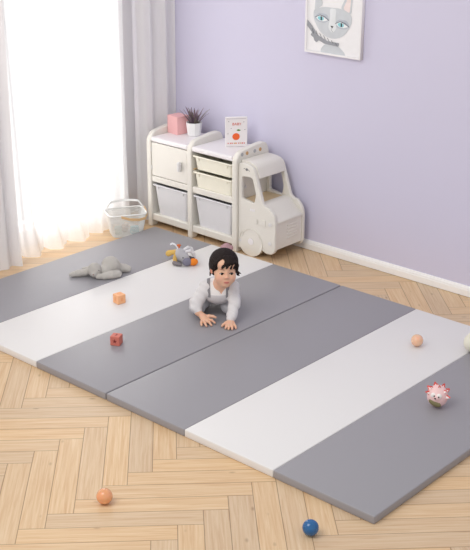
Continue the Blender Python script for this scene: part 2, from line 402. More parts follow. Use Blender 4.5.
for sx in (-1, 1):
    ex = cx + sx * .07 - (.012 if sx > 0 else -.0); ez = -.075 + (.005 if sx < 0 else -.018)
    put(flat('eye_shade', [(ex - .05, ez + .0), (ex - .02, ez + .032), (ex + .03, ez + .028), (ex + .05, ez - .002), (ex + .02, ez - .024), (ex - .03, ez - .02)], 0, wcol('watercolour_mid', (186, 192, 202)), .015), -.0222)
    put(flat('eye_white', [(ex - .038, ez + .004), (ex - .01, ez + .018), (ex + .04, ez - .006), (ex + .012, ez - .016), (ex - .02, ez - .013)], 0, mat('paper_white', (244, 245, 246), .8), .01), -.0231)
    put(flat('iris', [(ex - .03, ez + .005), (ex - .01, ez + .014), (ex + .014, ez + .006), (ex + .01, ez - .012), (ex - .018, ez - .011)], 0, W_b, .01), -.0238)
    put(flat('pupil', [(ex - .007, ez + .012), (ex + .001, ez + .012), (ex + .002, ez - .011), (ex - .006, ez - .011)], 0, W_k, .003), -.0245)
    m_ = tube([(mp(a_, c_)[0], -.0235, mp(a_, c_)[1]) for a_, c_ in ((ex - .042, ez + .004), (ex - .012, ez + .019), (ex + .018, ez + .013), (ex + .045, ez - .006))], .0014, res=2); obj('lash_line', m_, W_k, pc)
put(flat('face_blaze', [(cx - .022, -.004), (cx + .022, -.004), (cx + .016, -.06), (cx + .026, -.12), (cx - .004, -.15), (cx - .03, -.12), (cx - .016, -.06)], 0, wcol('watercolour_pale', (226, 229, 232)), .02), -.0223)
put(flat('nose', [(cx - .014, -.105), (cx + .006, -.107), (cx - .003, -.12)], 0, W_k, .004), -.0231)
obj('mouth_line', tube([(cx - .003, -.0226, -.13), (cx - .004, -.0226, -.144), (cx + .008, -.0226, -.15)], .0009, res=2), W_k, pc)
put(flat('scarf', [(cx - .165, -.085), (cx - .13, -.12), (cx - .095, -.17), (cx - .03, -.198), (cx + .045, -.2), (cx + .04, -.222), (cx - .05, -.216), (cx - .085, -.2), (cx - .10, -.215), (cx - .115, -.205), (cx - .118, -.19), (cx - .14, -.175), (cx - .13, -.16), (cx - .165, -.12)], 0, W_d, .006), -.0230)
for k in range(7):
    a = -.13 + k * .025; obj('scarf_stripe', tube([(mp(a_, c_)[0], -.0240, mp(a_, c_)[1]) for a_, c_ in ((cx + a, -.135 - k * .011), (cx + a + .012, -.165 - k * .0085))], .0011, res=1), W_k, pc)

# ------------------------------------------------------------------ play mat
pm = thing('folding_play_mat', 'grey and white folding foam play mat of six wide panels on the herringbone floor', 'play mat', (0, 0, 0))
PW, PL, PT = .52, 1.857, .038
for k in range(-2, 4):
    white = k in (-1, 2); g = .0012 if k not in (0, 1) else .0012
    x0, x1 = k * PW + (.0035 if k == 1 else .0006), (k + 1) * PW - (.0035 if k == 0 else .0006)
    b = bmesh.new(); add_box(b, (x0, 0, 0), (x1, PL, PT), .0055, 3)
    o = obj('mat_panel', b, M_whitemat if white else M_greymat, pm, ('white' if white else 'grey') + ' leatherette mat panel', smooth=True)

# ------------------------------------------------------------------ storage units
ZS = 1.037
YF, YB = 1.926, 2.239
XA, XB, XC = -1.155, -.782, -.390        # centres of the three upright side panels
def upright(x, z_extra=0, name='side_panel'):
    prof = [(YF, 0, .006), (YF, .585, .02), (YF + .035, .63, .05), (YF + .20, .652, .05), (YB - .03, .652, .03), (YB, .60, .03), (YB, 0, .006), (YB - .05, 0, .004), (YB - .06, .018, .008), (YF + .06, .018, .008), (YF + .05, 0, .004)]
    me = plate([round_poly(prof, .01)], .040, .006, 'yz'); me.transform(Matrix.Translation((x, 0, 0)))
    for p in me.polygons: p.use_smooth = len(p.vertices) == 4
    return me
def shelf_board(b, x0, x1, z0, z1, y0=YF + .006): add_box(b, (x0 + .0205, y0, z0), (x1 - .0205, YB - .004, z1), .006, 3)
cabA = thing('storage_cabinet', 'cream plastic storage cabinet with a hinged door above one grey bin, beside the curtain', 'cabinet', (XA, YF, 0))
cabB = thing('storage_cabinet', 'open cream plastic shelf unit holding two shallow ivory bins over one deep grey bin', 'cabinet', (XB, YF, 0))
TS = -.078
trk = thing('truck_shaped_cabinet', 'cream plastic toy truck cabinet with open cab windows at the end of the storage row', 'toy truck cabinet', (XC, YF, 0))
TRUCK = Matrix.Translation((XC, 0, 0)) @ Matrix.Diagonal((1.09, 1, 1, 1)) @ Matrix.Translation((.312, 0, 0))
def ob(name, me, m_, par, tr=0, sub=None, **k):
    if isinstance(me, bmesh.types.BMesh):
        b_ = me; me = bpy.data.meshes.new(name); b_.normal_update(); b_.to_mesh(me); b_.free()
    me.transform(Matrix.Translation(-par.location) @ (TRUCK if tr else Matrix.Identity(4)))
    return obj(name, me, m_, sub or par, **k)
ob('side_panel', upright(XA), M_cream, cabA); ob('side_panel', upright(XB), M_cream, cabA)
for par, x0, x1 in ((cabA, XA, XB), (cabB, XB, XC)):
    b = bmesh.new(); add_box(b, (x0 + .0205, YF + .004, .570), (x1 - .0205, YB, .602), .010, 4); ob('top_board', b, M_top, par, label='white top board', smooth=False)
    b = bmesh.new(); shelf_board(b, x0, x1, .305, .345); ob('shelf', b, M_cream, par)
    b = bmesh.new(); shelf_board(b, x0, x1, .042, .088); ob('base_board', b, M_cream, par)
    ob('back_board', box((x0 + .021, YB - .003, .088), (x1 - .021, YB - .0005, .570)), M_tan, par, label='back board coloured tan for the warm shade in the gaps')
dr = ob('door', box((XA + .023, YF + .006, .349), (XB - .023, YF + .022, .566), .004, 3), M_cream, cabA)
kn = box((-.013, -.03, -.032), (.013, 0, .032), .011, 4); kn = obj('knob', kn, M_steel, dr, label='light grey door knob', smooth=True); kn.location = (-.862 - XA, .006, .455)
for zz in (.40, .52):
    b = bmesh.new(); cyl(b, (.0235, .004, zz - .014), (.0235, .004, zz + .014), .0035, n=10); obj('hinge', b, M_steel, dr)
for zz in (.458,):                            # runners for the shallow bins
    for sx, xx in ((1, XB + .0202), (-1, XC - .0202)):
        ob('bin_runner', box((min(xx, xx + sx * .012), YF + .02, zz - .006), (max(xx, xx + sx * .012), YB - .01, zz)), M_tan, cabB, label='tan runner strip')
def bin_(label, x0, x1, z0, z1, m_, taper, group):
    w = (x1 - x0) / 2; h = z1 - z0; D = .285; t_ = .004
    r_ = thing('storage_bin', label, 'storage bin', ((x0 + x1) / 2, YF + .006, z0 * ZS), group=group); r_.scale = (1, 1, ZS)
    def ring(b, sx, y0, y1, z, rad=.02, n=4):
        P = round_poly([(-sx, y0), (sx, y0), (sx, y1), (-sx, y1)], rad, n); return [b.verts.new((p[0], p[1], z)) for p in P]
    b = bmesh.new(); wb = w - .011 - taper
    R = [ring(b, wb, taper * .5 + .012, D - .02, 0), ring(b, w - .010, .007, D - .012, h - .008), ring(b, w - .010 - t_, .007 + t_, D - .012 - t_, h - .008), ring(b, wb - t_, taper * .5 + .012 + t_, D - .02 - t_, t_)]
    for A, C in zip(R, R[1:]):
        n = len(A)
        for i in range(n): b.faces.new((A[i], A[(i + 1) % n], C[(i + 1) % n], C[i]))
    b.faces.new(list(reversed(R[0]))); b.faces.new(R[-1])
    obj('bin_body', b, m_, r_)
    o_ = round_poly([(-w, -.002), (w, -.002), (w, D), (-w, D)], .018); i_ = round_poly([(-w + .015, .012), (w - .015, .012), (w - .015, D - .016), (-w + .015, D - .016)], .014)
    me = plate([o_, i_], .010, .003, 'xy'); me.transform(Matrix.Translation((0, 0, h - .005))); obj('rim', me, m_, r_)
    for sx in (-1, 1):
        obj('clip', box((sx * w * .72 - .006, .0005, h - .028), (sx * w * .72 + .006, .012, h - .009), .002), m_, r_)
    return r_
bin_('deep frosted grey bin in the bottom of the cabinet with the door', XA + .026, XB - .026, .0885, .290, M_greybin, .022, 'plastic bins of the storage row')
bin_('shallow ivory bin, the upper of the two just under the top board', XB + .026, XC - .026, .4600, .548, M_creambin, .010, 'plastic bins of the storage row')
bin_('shallow ivory bin, the lower of the two resting above the middle shelf', XB + .026, XC - .026, .3460, .446, M_creambin, .010, 'plastic bins of the storage row')
bin_('deep frosted grey bin under the two shallow ivory bins', XB + .026, XC - .026, .0885, .290, M_greybin, .022, 'plastic bins of the storage row')
# --- truck
ob('side_panel', upright(XC), M_cream, trk)
for i, yy in enumerate((1.977, 2.024, 2.097, 2.150)):
    b = bmesh.new(); cyl(b, (XC + .0195, yy, .613), (XC + .0225, yy, .613), .0115, n=24); cyl(b, (XC + .022, yy, .613), (XC + .0245, yy, .613), .006, n=16)
    ob('button', b, mat('wood_button', (200, 160, 112), .5) if i % 2 else mat('grey_button', (178, 178, 180), .45), trk, label='small tan round button' if i % 2 else 'small grey round button')
outl = [(-.292, .030, .01), (-.292, .572, .02), (-.225, .574, .03), (-.178, .556, .03), (-.158, .50, .04), (-.108, .350, .02), (-.088, .336, .02), (-.060, .333, .02), (-.020, .292, .03), (-.012, .245, .02), (-.012, .075, .02), (-.035, .045, .02), (-.085, .042, .02), (-.115, .060, .02), (-.27, .060, .02), (-.275, .030, .01)]
hole = [(-.268, .352, .012), (-.172, .338, .014), (-.160, .395, .02), (-.188, .497, .022), (-.268, .490, .018)]
for yy, nm in ((YF + .030, 'near'), (YB - .014, 'far')):
    me = plate([round_poly(outl, .01), list(reversed(round_poly(hole, .01)))], .026, .005); me.transform(Matrix.Translation((0, yy, 0))); ob('truck_side', me, M_cream, trk, tr=1)
def xz_prism(pts, y0, y1, r=.006, bev=.004):
    me = plate([round_poly(pts, r)], y1 - y0, bev); me.transform(Matrix.Translation((0, (y0 + y1) / 2, 0))); return me
yi0, yi1 = YF + .0432, YB - .0272
ob('truck_roof', xz_prism([(-.291, .584, .006), (-.222, .584, .03), (-.176, .565, .03), (-.150, .492, .006), (-.164, .490, .006), (-.190, .546, .03), (-.228, .562, .02), (-.291, .564, .004)], yi0, yi1), M_cream, trk, tr=1)
ob('truck_hood', xz_prism([(-.150, .344, .006), (-.108, .342, .02), (-.030, .268, .02), (-.012, .252, .008), (-.012, .238, .004), (-.03, .238, .004), (-.12, .322, .01), (-.150, .328, .004)], yi0, yi1), M_cream, trk, tr=1)
fr = ob('truck_front', box((-.040, yi0, .075), (-.018, yi1, .2375), .003), M_cream, trk, tr=1)
for k in range(5): ob('grille_slat', box((-.0195, YF + .14, .125 + k * .020), (-.0145, YF + .24, .134 + k * .020), .0018), M_cream, trk, tr=1, sub=fr)
ob('truck_deck', box((-.2915, yi0, .320), (-.151, yi1, .334), .003), mat('tan_deck_plastic', (222, 198, 160), .5), trk, tr=1, label='tan inner deck')
ob('truck_floor', box((-.2915, yi0, .062), (-.041, yi1, .082), .003), M_cream, trk, tr=1)
for yy, sgn in ((YF + .030, -1), (YB - .014, 1)):
    b = bmesh.new(); cyl(b, (-.192, yy - .0145, .089), (-.192, yy + .0145, .089), .088, n=48)
    bmesh.ops.bevel(b, geom=[e for e in b.edges if abs((e.verts[0].co - e.verts[1].co).y) < 1e-5], offset=.004, segments=3, affect='EDGES')
    wh = ob('wheel', b, M_cream, trk, tr=1)
    yo = yy + sgn * .0145
    b = bmesh.new(); cyl(b, (-.192, yo, .094), (-.192, yo + sgn * .004, .094), .020, n=28); ob('hub', b, M_top, trk, tr=1, sub=wh)
    arc = [(-.192 + .070 * math.cos(a), yy + sgn * .0135, .100 + .072 * math.sin(a)) for a in [math.radians(20 + 8 * q) for q in range(20)]]
    ob('wheel_arch', tube(arc, .0035), M_cream, trk, tr=1, sub=wh)
for (bx, bz) in ((-.275, .082), (-.050, .235), (-.050, .115)):
    b = bmesh.new(); cyl(b, (bx, YF + .0175, bz), (bx, YF + .0135, bz), .0115, n=24); cyl(b, (bx, YF + .014, bz), (bx, YF + .0125, bz), .006, n=6); ob('bolt_cap', b, M_steel, trk, tr=1, label='light grey bolt cap')
b = bmesh.new(); cyl(b, (XC + .0195, YF + .085, .405), (XC + .0235, YF + .085, .405), .010, n=20); ob('bolt_cap', b, M_steel, trk, label='grey bolt cap inside the cab')
# eye-shaped emblem, light block and small raised lettering plates
b = bmesh.new()
cyl(b, (-.229, YF + .0175, .540), (-.229, YF + .0155, .540), .0085, n=24); ob('emblem', b, mat('dark_grey_print', (120, 118, 120), .5), trk, tr=1, label='small dark grey eye emblem')
ob('emblem', tube([(-.252, YF + .0165, .541), (-.246, YF + .0165, .545), (-.240, YF + .0165, .541)], .0015), MATS['dark_grey_print'], trk, tr=1)
ob('emblem', tube([(-.218, YF + .0165, .542), (-.212, YF + .0165, .538), (-.208, YF + .0165, .533)], .0015), MATS['dark_grey_print'], trk, tr=1)
ob('raised_block', box((-.180, YF + .0135, .212), (-.142, YF + .018, .252), .0015), M_cream, trk)
ob('raised_block', box((-.158, YF + .0115, .216), (-.145, YF + .015, .248), .001), M_cream, trk, tr=1)
for k in range(3): ob('raised_mark', box((-.270 + k * .014, YF + .0155, .288), (-.260 + k * .014, YF + .0178, .303), .001), M_top, trk)

for o_ in (cabA, cabB, trk): o_.scale = (1, 1, ZS)
# ------------------------------------------------------------------ things on the cabinets
ZT = .602 * ZS
b = box((-.047, -.045, 0), (.047, .045, .112), .003, 2)
o = obj('box', b, mat('pink_paper', (240, 186, 186), .6, .3, bump=(200, .1, .0006)), label=None); o.scale = (1.12, 1.12, 1.08); o.location = (-1.074, 2.128, ZT); o.rotation_euler = (0, 0, math.radians(-6)); tag(o, 'pink paper cube box on the cabinet nearest the curtain', 'box')
pl = thing('potted_plant', 'small purple-leaved plant in a white faceted pot on the cabinet', 'plant', (-.950, 2.152, ZT)); pl.scale = (1.42, 1.42, 1.2)
b = lathe([(.028, 0), (.031, .002), (.038, .068), (.0385, .074), (.034, .074), (.033, .060)], 9); obj('pot', b, mat('white_ceramic', (240, 240, 240), .25, .5), pl, label='white faceted ceramic pot')
b = bmesh.new(); cyl(b, (0, 0, .052), (0, 0, .064), .034, n=20); obj('soil', b, mat('potting_soil', (70, 52, 46), .9, bump=(200, .6, .004)), pl)
lf = [mat('leaf_mauve', (142, 118, 132), .6, var=.2), mat('leaf_dark_plum', (104, 84, 100), .6, var=.2), mat('leaf_olive', (120, 112, 100), .6, var=.2)]
for k in range(3):
    b = bmesh.new()
    for q in range(19):
        a = random.uniform(0, 6.283); tl = random.uniform(.0, .55); ln = random.uniform(.050, .108); r0 = random.uniform(0, .018)
        prev = None; d = Vector((math.cos(a), math.sin(a), 0)); sd = Vector((-d.y, d.x, 0)); wd = random.uniform(.0025, .0042)
        for s_ in range(6):
            u_ = s_ / 5; rr = r0 + ln * math.sin(tl) * u_ * (1 + .35 * u_); z_ = .058 + ln * math.cos(tl) * u_ * (1 - .12 * u_); w_ = wd * (1 - u_ ** 1.5) * (.7 + u_) + .0003
            c_ = d * rr + Vector((0, 0, z_)); cur = [b.verts.new(c_ - sd * w_), b.verts.new(c_ + Vector((0, 0, -.001)) - d * .0015), b.verts.new(c_ + sd * w_)]
            if prev:
                b.faces.new((prev[0], prev[1], cur[1], cur[0])); b.faces.new((prev[1], prev[2], cur[2], cur[1]))
            prev = cur
    o = obj('leaves', b, lf[k], pl); md = o.modifiers.new('thick', 'SOLIDIFY'); md.thickness = .0008
# orange card
vd = Vector((.100, .114, 0)).normalized(); cd = thing('picture_card', 'white card box with a printed orange and green leaf standing on the shelf unit', 'card', (-.556, 2.130, ZT), math.atan2(vd.y, vd.x))
cd.scale = (1.13, 1.1, 1.08)
cd_o = obj('card_board', box((-.062, -.010, .001), (.062, .012, .178), .0015), mat('white_card', (240, 236, 236), .6), cd); 
def card_bit(name, me, m_, x, z, dy=0):
    me.transform(Matrix.Rotation(math.pi / 2, 4, 'X')) if name in ('lettering',) else None
    o = obj(name, me, m_, cd); o.location = (x, -.0108 - dy, z); return o
red = mat('print_red', (214, 84, 62), .6); 
card_bit('lettering', text_mesh('BABY', .022), red, .002, .137)
card_bit('printed_orange', plate([[(.021 * math.cos(a * .2618), .021 * math.sin(a * .2618)) for a in range(24)]], .0012, .0003), mat('print_orange', (240, 104, 44), .6, var=.06), -.002, .062)
card_bit('printed_leaf', plate([round_poly([(-.014, 0), (-.003, .007), (.014, .001), (.0, -.006)], .005)], .0012, .0003), mat('print_green', (96, 138, 66), .6), .013, .100)
tan_p = mat('print_tan', (196, 160, 110), .6)
for k, (xx, ww, mm) in enumerate(((-.047, .005, red), (-.033, .006, red), (-.024, .006, red), (-.012, .007, tan_p), (-.002, .008, mat('print_amber', (224, 140, 60), .6)), (.014, .006, red), (.024, .006, tan_p), (.034, .008, red), (.045, .005, red))):
    card_bit('printed_mark', box((-ww / 2, -.0002, -.0035), (ww / 2, .0006, .0035)), mm, xx, .022)
for xx, zz in ((-.044, .153), (.042, .150), (-.030, .112), (.048, .104), (-.048, .080)):
    card_bit('printed_dot', box((-.0028, -.0002, -.0015), (.0028, .0006, .0015)), mat('print_grey', (130, 120, 130), .6), xx, zz)
card_bit('printed_line', box((-.055, -.0002, -.001), (.055, .0006, .001)), mat('print_pale', (186, 176, 184), .6), 0, .170)

# ------------------------------------------------------------------ basket by the curtain
bk = thing('wire_basket', 'white wire mesh basket with a wooden carrying band on the floor by the curtain', 'basket', (-1.152, 1.700, 0), VIEW + .33); bk.scale = (1.16, 1.16, 1.14)
def rrect(sx, sy, r_, n=10): return round_poly([(-sx, -sy), (sx, -sy), (sx, sy), (-sx, sy)], r_, n)
b = bmesh.new(); rings = []
def densify(P, n=96):
    P = list(P) + [P[0]]; L_ = [0]
    for a, c in zip(P, P[1:]): L_.append(L_[-1] + (c - a).length)
    out = []
    for k in range(n):
        s_ = L_[-1] * k / n; i = max(q for q in range(len(L_)) if L_[q] <= s_ + 1e-9); i = min(i, len(P) - 2); f_ = (s_ - L_[i]) / max(1e-9, L_[i + 1] - L_[i]); out.append(P[i].lerp(P[i + 1], f_))
    return out
for k in range(15):
    s_ = k / 14; P = densify(rrect(.088 + .022 * s_, .060 + .018 * s_, .040)); rings.append([b.verts.new((p[0], p[1], .006 + .128 * s_)) for p in P])
for A, C in zip(rings, rings[1:]):
    for i in range(96): b.faces.new((A[i], A[(i + 1) % 96], C[(i + 1) % 96], C[i]))
M_wire = mat('white_coated_wire', (236, 236, 234), .4, .5)
o = obj('mesh_wall', b, M_wire, bk); md = o.modifiers.new('wire', 'WIREFRAME'); md.thickness = .0038; md.use_replace = True; md.use_even_offset = False
me = plate([rrect(.087, .059, .04)], .005, .001, 'xy'); me.transform(Matrix.Translation((0, 0, .0026))); obj('base', me, M_wire, bk)
P = [(p[0], p[1], .136) for p in rrect(.111, .079, .04)]; obj('rim', tube(P, .0045, True), M_wire, bk)
def band(pts, w, t_):        # flat strap following pts
    b = bmesh.new(); R = []
    for i, p in enumerate(pts):
        p = Vector(p); tn = (Vector(pts[min(i + 1, len(pts) - 1)]) - Vector(pts[max(i - 1, 0)])).normalized(); sd = Vector((0, -.55, .83)) if w[1] is None else Vector(w[1]); n_ = tn.cross(sd).normalized()
        R.append([b.verts.new(p + sd * (u_ * w[0] / 2) + n_ * (v_ * t_ / 2)) for u_, v_ in ((-1, -1), (1, -1), (1, 1), (-1, 1))])
    for A, C in zip(R, R[1:]):
        for i in range(4): b.faces.new((A[i], A[(i + 1) % 4], C[(i + 1) % 4], C[i]))
    b.faces.new(list(reversed(R[0]))); b.faces.new(R[-1]); bmesh.ops.recalc_face_normals(b, faces=b.faces); return b
arch = [(-.114 + .228 * t_, .012 + .05 * math.sin(math.pi * t_), .136 + .050 * min(1, math.sin(math.pi * t_) * 2.4) ** .8) for t_ in [k / 28 for k in range(29)]]
obj('handle', band(arch, (.013, (0, .35, .94)), .003), M_wire, bk, label='white arched handle')
wp = [Vector(q) for q in ((-.045, -.084, .132), (.0, -.087, .116), (.055, -.088, .108), (.095, -.080, .112), (.115, -.045, .122), (.119, .0, .134), (.117, .03, .142))]
arch = [wp[k // 4].lerp(wp[min(6, k // 4 + 1)], (k % 4) / 4) for k in range(25)]
obj('wooden_band', band(arch, (.015, (0, -.1, .99)), .004), mat('light_beech', (224, 188, 140), .45), bk, label='light wooden band')
def local(M_par, x, y, z): return M_par @ Vector((x, y, z))
Mb = Matrix.Translation(bk.location) @ Matrix.Rotation(VIEW + .33, 4, 'Z') @ Matrix.Scale(1.14, 4)
def on_basket(o, x, y, z, rz=0): o.location = local(Mb, x, y, z); o.rotation_euler = (0, 0, VIEW + rz); return o
o = on_basket(obj('box', box((-.027, -.016, 0), (.027, .016, .050), .004, 2), mat('teal_card', (150, 196, 204), .5)), .045, -.022, .0053, .45); tag(o, 'small pale teal box inside the wire basket', 'box')
b = lathe([(.018, 0), (.024, .004), (.026, .05), (.022, .056), (.012, .058)], 20); o = on_basket(obj('jar', b, mat('sage_plastic', (196, 208, 198), .5), smooth=True), -.050, -.012, .0053); tag(o, 'pale sage green jar inside the wire basket', 'jar')
V = Vol(.003); V.ell((0, 0, .028), (.026, .028, .028), k=.006); V.ell((.012, .0, .055), (.016, .016, .014), k=.01)
o = on_basket(obj('soft_toy', V.mesh(), mat('beige_plush', (216, 196, 180), .9, bump=(300, .5, .002))), -.002, .022, .0053); tag(o, 'small beige soft toy in the middle of the wire basket', 'soft toy')

# ------------------------------------------------------------------ toys on the mat
ZM = PT + .0004
# grey plush rabbit
V = Vol(.003)
V.ell((.060, .064, .055), (.056, .046, .058), k=.02); V.ell((.030, .030, .036), (.040, .034, .034), k=.015)
V.chain([((.105, .085, .035), .028), ((.135, .100, .024), .024), ((.158, .098, .022), .021)], k=.012)
V.ell((-.030, .004, .048), (.040, .035, .047), k=.004); V.ell((-.034, -.022, .034), (.020, .016, .017), k=.010)
V.chain([((-.050, .020, .045), .014), ((-.085, .022, .028), .021), ((-.130, .020, .021), .021), ((-.160, .014, .017), .016), ((-.176, .010, .015), .010)], k=.006)
V.chain([((-.040, .045, .040), .014), ((-.075, .075, .024), .018), ((-.105, .088, .018), .016)], k=.008)
V.chain([((-.010, -.020, .016), .015), ((.030, -.022, .020), .021), ((.075, -.006, .023), .025), ((.105, .010, .023), .025)], k=.005)
V.fn(lambda P: -P[..., 2] - .0, 'i', .003)
rb = thing('plush_rabbit', 'grey plush rabbit with long ears lying flat on the grey panel nearest the curtain', 'soft toy', (-.609, .979, ZM), VIEW)
fur = mat('grey_plush', (196, 192, 186), .95, .1, bump=(330, .9, .004), var=.07)
obj('body', on_floor(V.mesh(lambda P: .0012 * np.sin(P[..., 0] * 160) * np.sin(P[..., 1] * 140) * np.sin(P[..., 2] * 150))), fur, rb)
b = bmesh.new(); ball(b, (-.004, -.018, .054), .0045, 12, 8); obj('eye', b, mat('black_bead', (30, 28, 28), .2), rb, smooth=True)
b = bmesh.new(); ball(b, (-.034, -.038, .036), (.005, .003, .003), 12, 8); obj('nose', b, mat('rose_thread', (150, 120, 118), .8), rb, smooth=True)
# elephant activity toy
EL_S = 1.14
el = thing('plush_activity_toy', 'grey plush elephant toy with yellow arm and orange-toed shoe on the white mat panel', 'soft toy', (-.379, 1.458, ZM), VIEW)
V = Vol(.0028); V.ell((-.020, .055, .040), (.036, .034, .040), rot(y=-20), k=.01); V.ell((.004, .035, .030), (.026, .024, .028), k=.012); V.fn(lambda P: -P[..., 2], 'i', .003)
obj('body', V.mesh(), mat('heather_plush', (186, 184, 188), .95, .1, bump=(400, .8, .003), var=.1), el)
V = Vol(.0025); V.chain([((-.03, .075, .060), .011), ((-.052, .085, .048), .012), ((-.080, .095, .040), .015)], k=.006); V.ell((-.088, .098, .034), (.016, .014, .016), k=.006)
obj('arm', V.mesh(), mat('mustard_plush', (222, 184, 106), .9, .1, bump=(300, .5, .002)), el, label='mustard yellow arm')
V = Vol(.0025); V.chain([((-.045, .050, .060), .009), ((-.05, .03, .030), .010), ((-.048, .02, .014), .011)], k=.006)
obj('side_flap', V.mesh(), mat('ochre_stripe_cloth', (206, 168, 96), .9, .1, var=.3, bump=(120, .3)), el, label='ochre striped flap')
V = Vol(.0025); V.ell((.018, .000, .0225), (.027, .020, .022), rot(z=15), k=.005); obj('shoe', V.mesh(), mat('slate_plush', (128, 126, 142), .9, .1, bump=(300, .4, .002)), el, label='slate grey shoe')
V = Vol(.0025); V.ell((.050, .006, .0205), (.026, .017, .020), rot(z=18), k=.005); obj('shoe_toe', V.mesh(), mat('orange_plush', (240, 138, 52), .85, .1, bump=(300, .4, .002)), el, label='orange toe')
V = Vol(.0025); V.chain([((.02, .05, .03), .012), ((.045, .04, .022), .013), ((.060, .030, .012), .011)], k=.005); obj('tail_flap', V.mesh(), mat('charcoal_cloth', (78, 74, 80), .9, .1), el, label='charcoal flap')
M_strp = mat('white_grey_cloth', (222, 220, 222), .9, .1, var=.2, bump=(90, .3))
for (pts) in ([(.0, .06, .070), (.018, .075, .078), (.036, .085, .068), (.046, .09, .045)], [(.012, .05, .062), (.030, .055, .066), (.046, .06, .052), (.054, .062, .028)], [(.0, .075, .06), (.012, .1, .06), (.035, .115, .045), (.05, .115, .025)]):
    V = Vol(.0025); V.chain([(q, .0085) for q in pts], k=.005); obj('ear_fold', V.mesh(), M_strp, el, label='white and grey striped ear')
obj('ribbon', band([(-.035, .085, .066), (-.05, .10, .085), (-.066, .10, .092), (-.078, .105, .084)], (.010, (0, .4, .9)), .0012), mat('white_ribbon', (238, 240, 246), .6), el, label='white ribbon loop')
V = Vol(.0025); V.ell((-.030, .080, .088), (.012, .008, .007), k=.004); V.cap((-.030, .078, .085), (-.025, .07, .065), .004, k=.004); obj('hat_tip', V.mesh(), mat('rust_cloth', (206, 110, 60), .9), el, label='rust orange tip')
V = Vol(.0025); V.chain([((-.052, .012, .012), .012), ((-.035, -.002, .011), .010), ((-.018, -.008, .009), .008)], k=.004); obj('foot', V.mesh(), mat('grey_check_cloth', (132, 126, 128), .9, .1, var=.3), el, label='dark grey foot')
b = bmesh.new(); ball(b, (-.005, .003, .045), .0035, 10, 8); obj('eye', b, MATS['black_bead'], el, smooth=True)

el.scale = (EL_S,) * 3
# dusty pink toy half hidden behind the child
V = Vol(.0035); V.ell((0, 0, .030), (.030, .026, .030), k=.01); V.ell((-.022, .005, .035), (.018, .016, .020), k=.01); V.ell((.024, .004, .034), (.018, .017, .020), k=.01); V.ell((.0, .0, .055), (.018, .016, .014), k=.01); V.fn(lambda P: -P[..., 2], 'i', .003)
o = obj('soft_toy', V.mesh(), mat('dusty_rose_plush', (182, 146, 152), .9, .1, bump=(300, .7, .003), var=.1)); o.location = (-.336, 1.798, ZM); o.rotation_euler = (0, 0, VIEW); tag(o, 'dusty pink soft toy behind the child by the foot of the cabinets', 'soft toy')

# blocks
def block(label, loc, s_, rz, col, edge, marks):
    s_ = s_ * 1.13
    r_ = thing('toy_block', label, 'toy block', loc, rz, 'lettered toy blocks on the mat')
    obj('cube', box((-s_ / 2, -s_ / 2, 0), (s_ / 2, s_ / 2, s_), .004, 3), mat(col[0], col[1], .55, .35), r_)
    me_ = mat(edge[0], edge[1], .6, .3)
    for face, kind in marks:
        if kind == 'star':
            pts = [(.013 * (1 if k % 2 == 0 else .42) * math.sin(math.radians(36 * k)), .013 * (1 if k % 2 == 0 else .42) * math.cos(math.radians(36 * k))) for k in range(10)]
            me = plate([list(reversed(pts))], .0012, .0002)
        else:
            me = text_mesh(kind, .030); me.transform(Matrix.Rotation(math.pi / 2, 4, 'X'))
        R_ = {'f': Matrix.Translation((0, -s_ / 2 - .0003, s_ / 2)), 'r': Matrix.Translation((s_ / 2 + .0003, 0, s_ / 2)) @ Matrix.Rotation(math.pi / 2, 4, 'Z'), 't': Matrix.Translation((0, 0, s_ + .0003)) @ Matrix.Rotation(-math.pi / 2, 4, 'X')}[face]
        me.transform(R_); obj('printed_star' if kind == 'star' else 'printed_letter', me, me_, r_)
block('pale orange soft block with faint letters on the white mat panel', (-.247, .800, ZM), .047, math.radians(-8), ('apricot_rubber', (248, 186, 138)), ('apricot_dark', (236, 158, 104)), (('f', '8'), ('r', 'B'), ('t', 'O')))
block('terracotta soft block with a dark star on the grey mat panel', (.150, .412, ZM), .046, math.radians(27), ('terracotta_rubber', (208, 118, 104)), ('maroon_print', (130, 50, 48)), (('f', 'star'), ('t', '3')))

# balls
def toy_ball(label, loc, r_, name, col, **k):
    b = bmesh.new(); ball(b, (0, 0, 0), r_, 40, 24); o = obj('toy_ball', b, mat(name, col, **k), smooth=True); o.location = loc; tag(o, label, 'ball', 'small glossy play balls'); return o
toy_ball('translucent peach ball on the white mat panel', (1.319, 1.443, ZM + .032), .032, 'peach_ball_plastic', (252, 204, 170), rough=.14, trans=.2, coat=.5, sss=.4)
toy_ball('translucent orange ball on the bare wooden floor, lower left', (1.180, -.605, .0330), .0330, 'orange_ball_plastic', (248, 178, 128), rough=.14, trans=.2, coat=.5, sss=.4, var=.1)
toy_ball('glossy blue ball on the wooden floor in front of the mat corner', (1.935, -.220, .0325), .0325, 'blue_ball_plastic', (14, 92, 150), rough=.18, coat=.4, var=.15, bump=(60, .1))
V = Vol(.003); V.ell((0, 0, .046), (.044, .044, .046), k=.01); V.ell((.0, .0, .085), (.018, .018, .012), k=.02); V.fn(lambda P: -P[..., 2], 'i', .004)
o = obj('toy_egg', V.mesh(), mat('cream_rubber', (228, 224, 208), .5)); o.scale = (1.18, 1.18, 1.1); o.location = (1.572, 1.580, ZM); tag(o, 'cream rounded rubber toy cut off by the right edge, on the mat seam', 'toy')

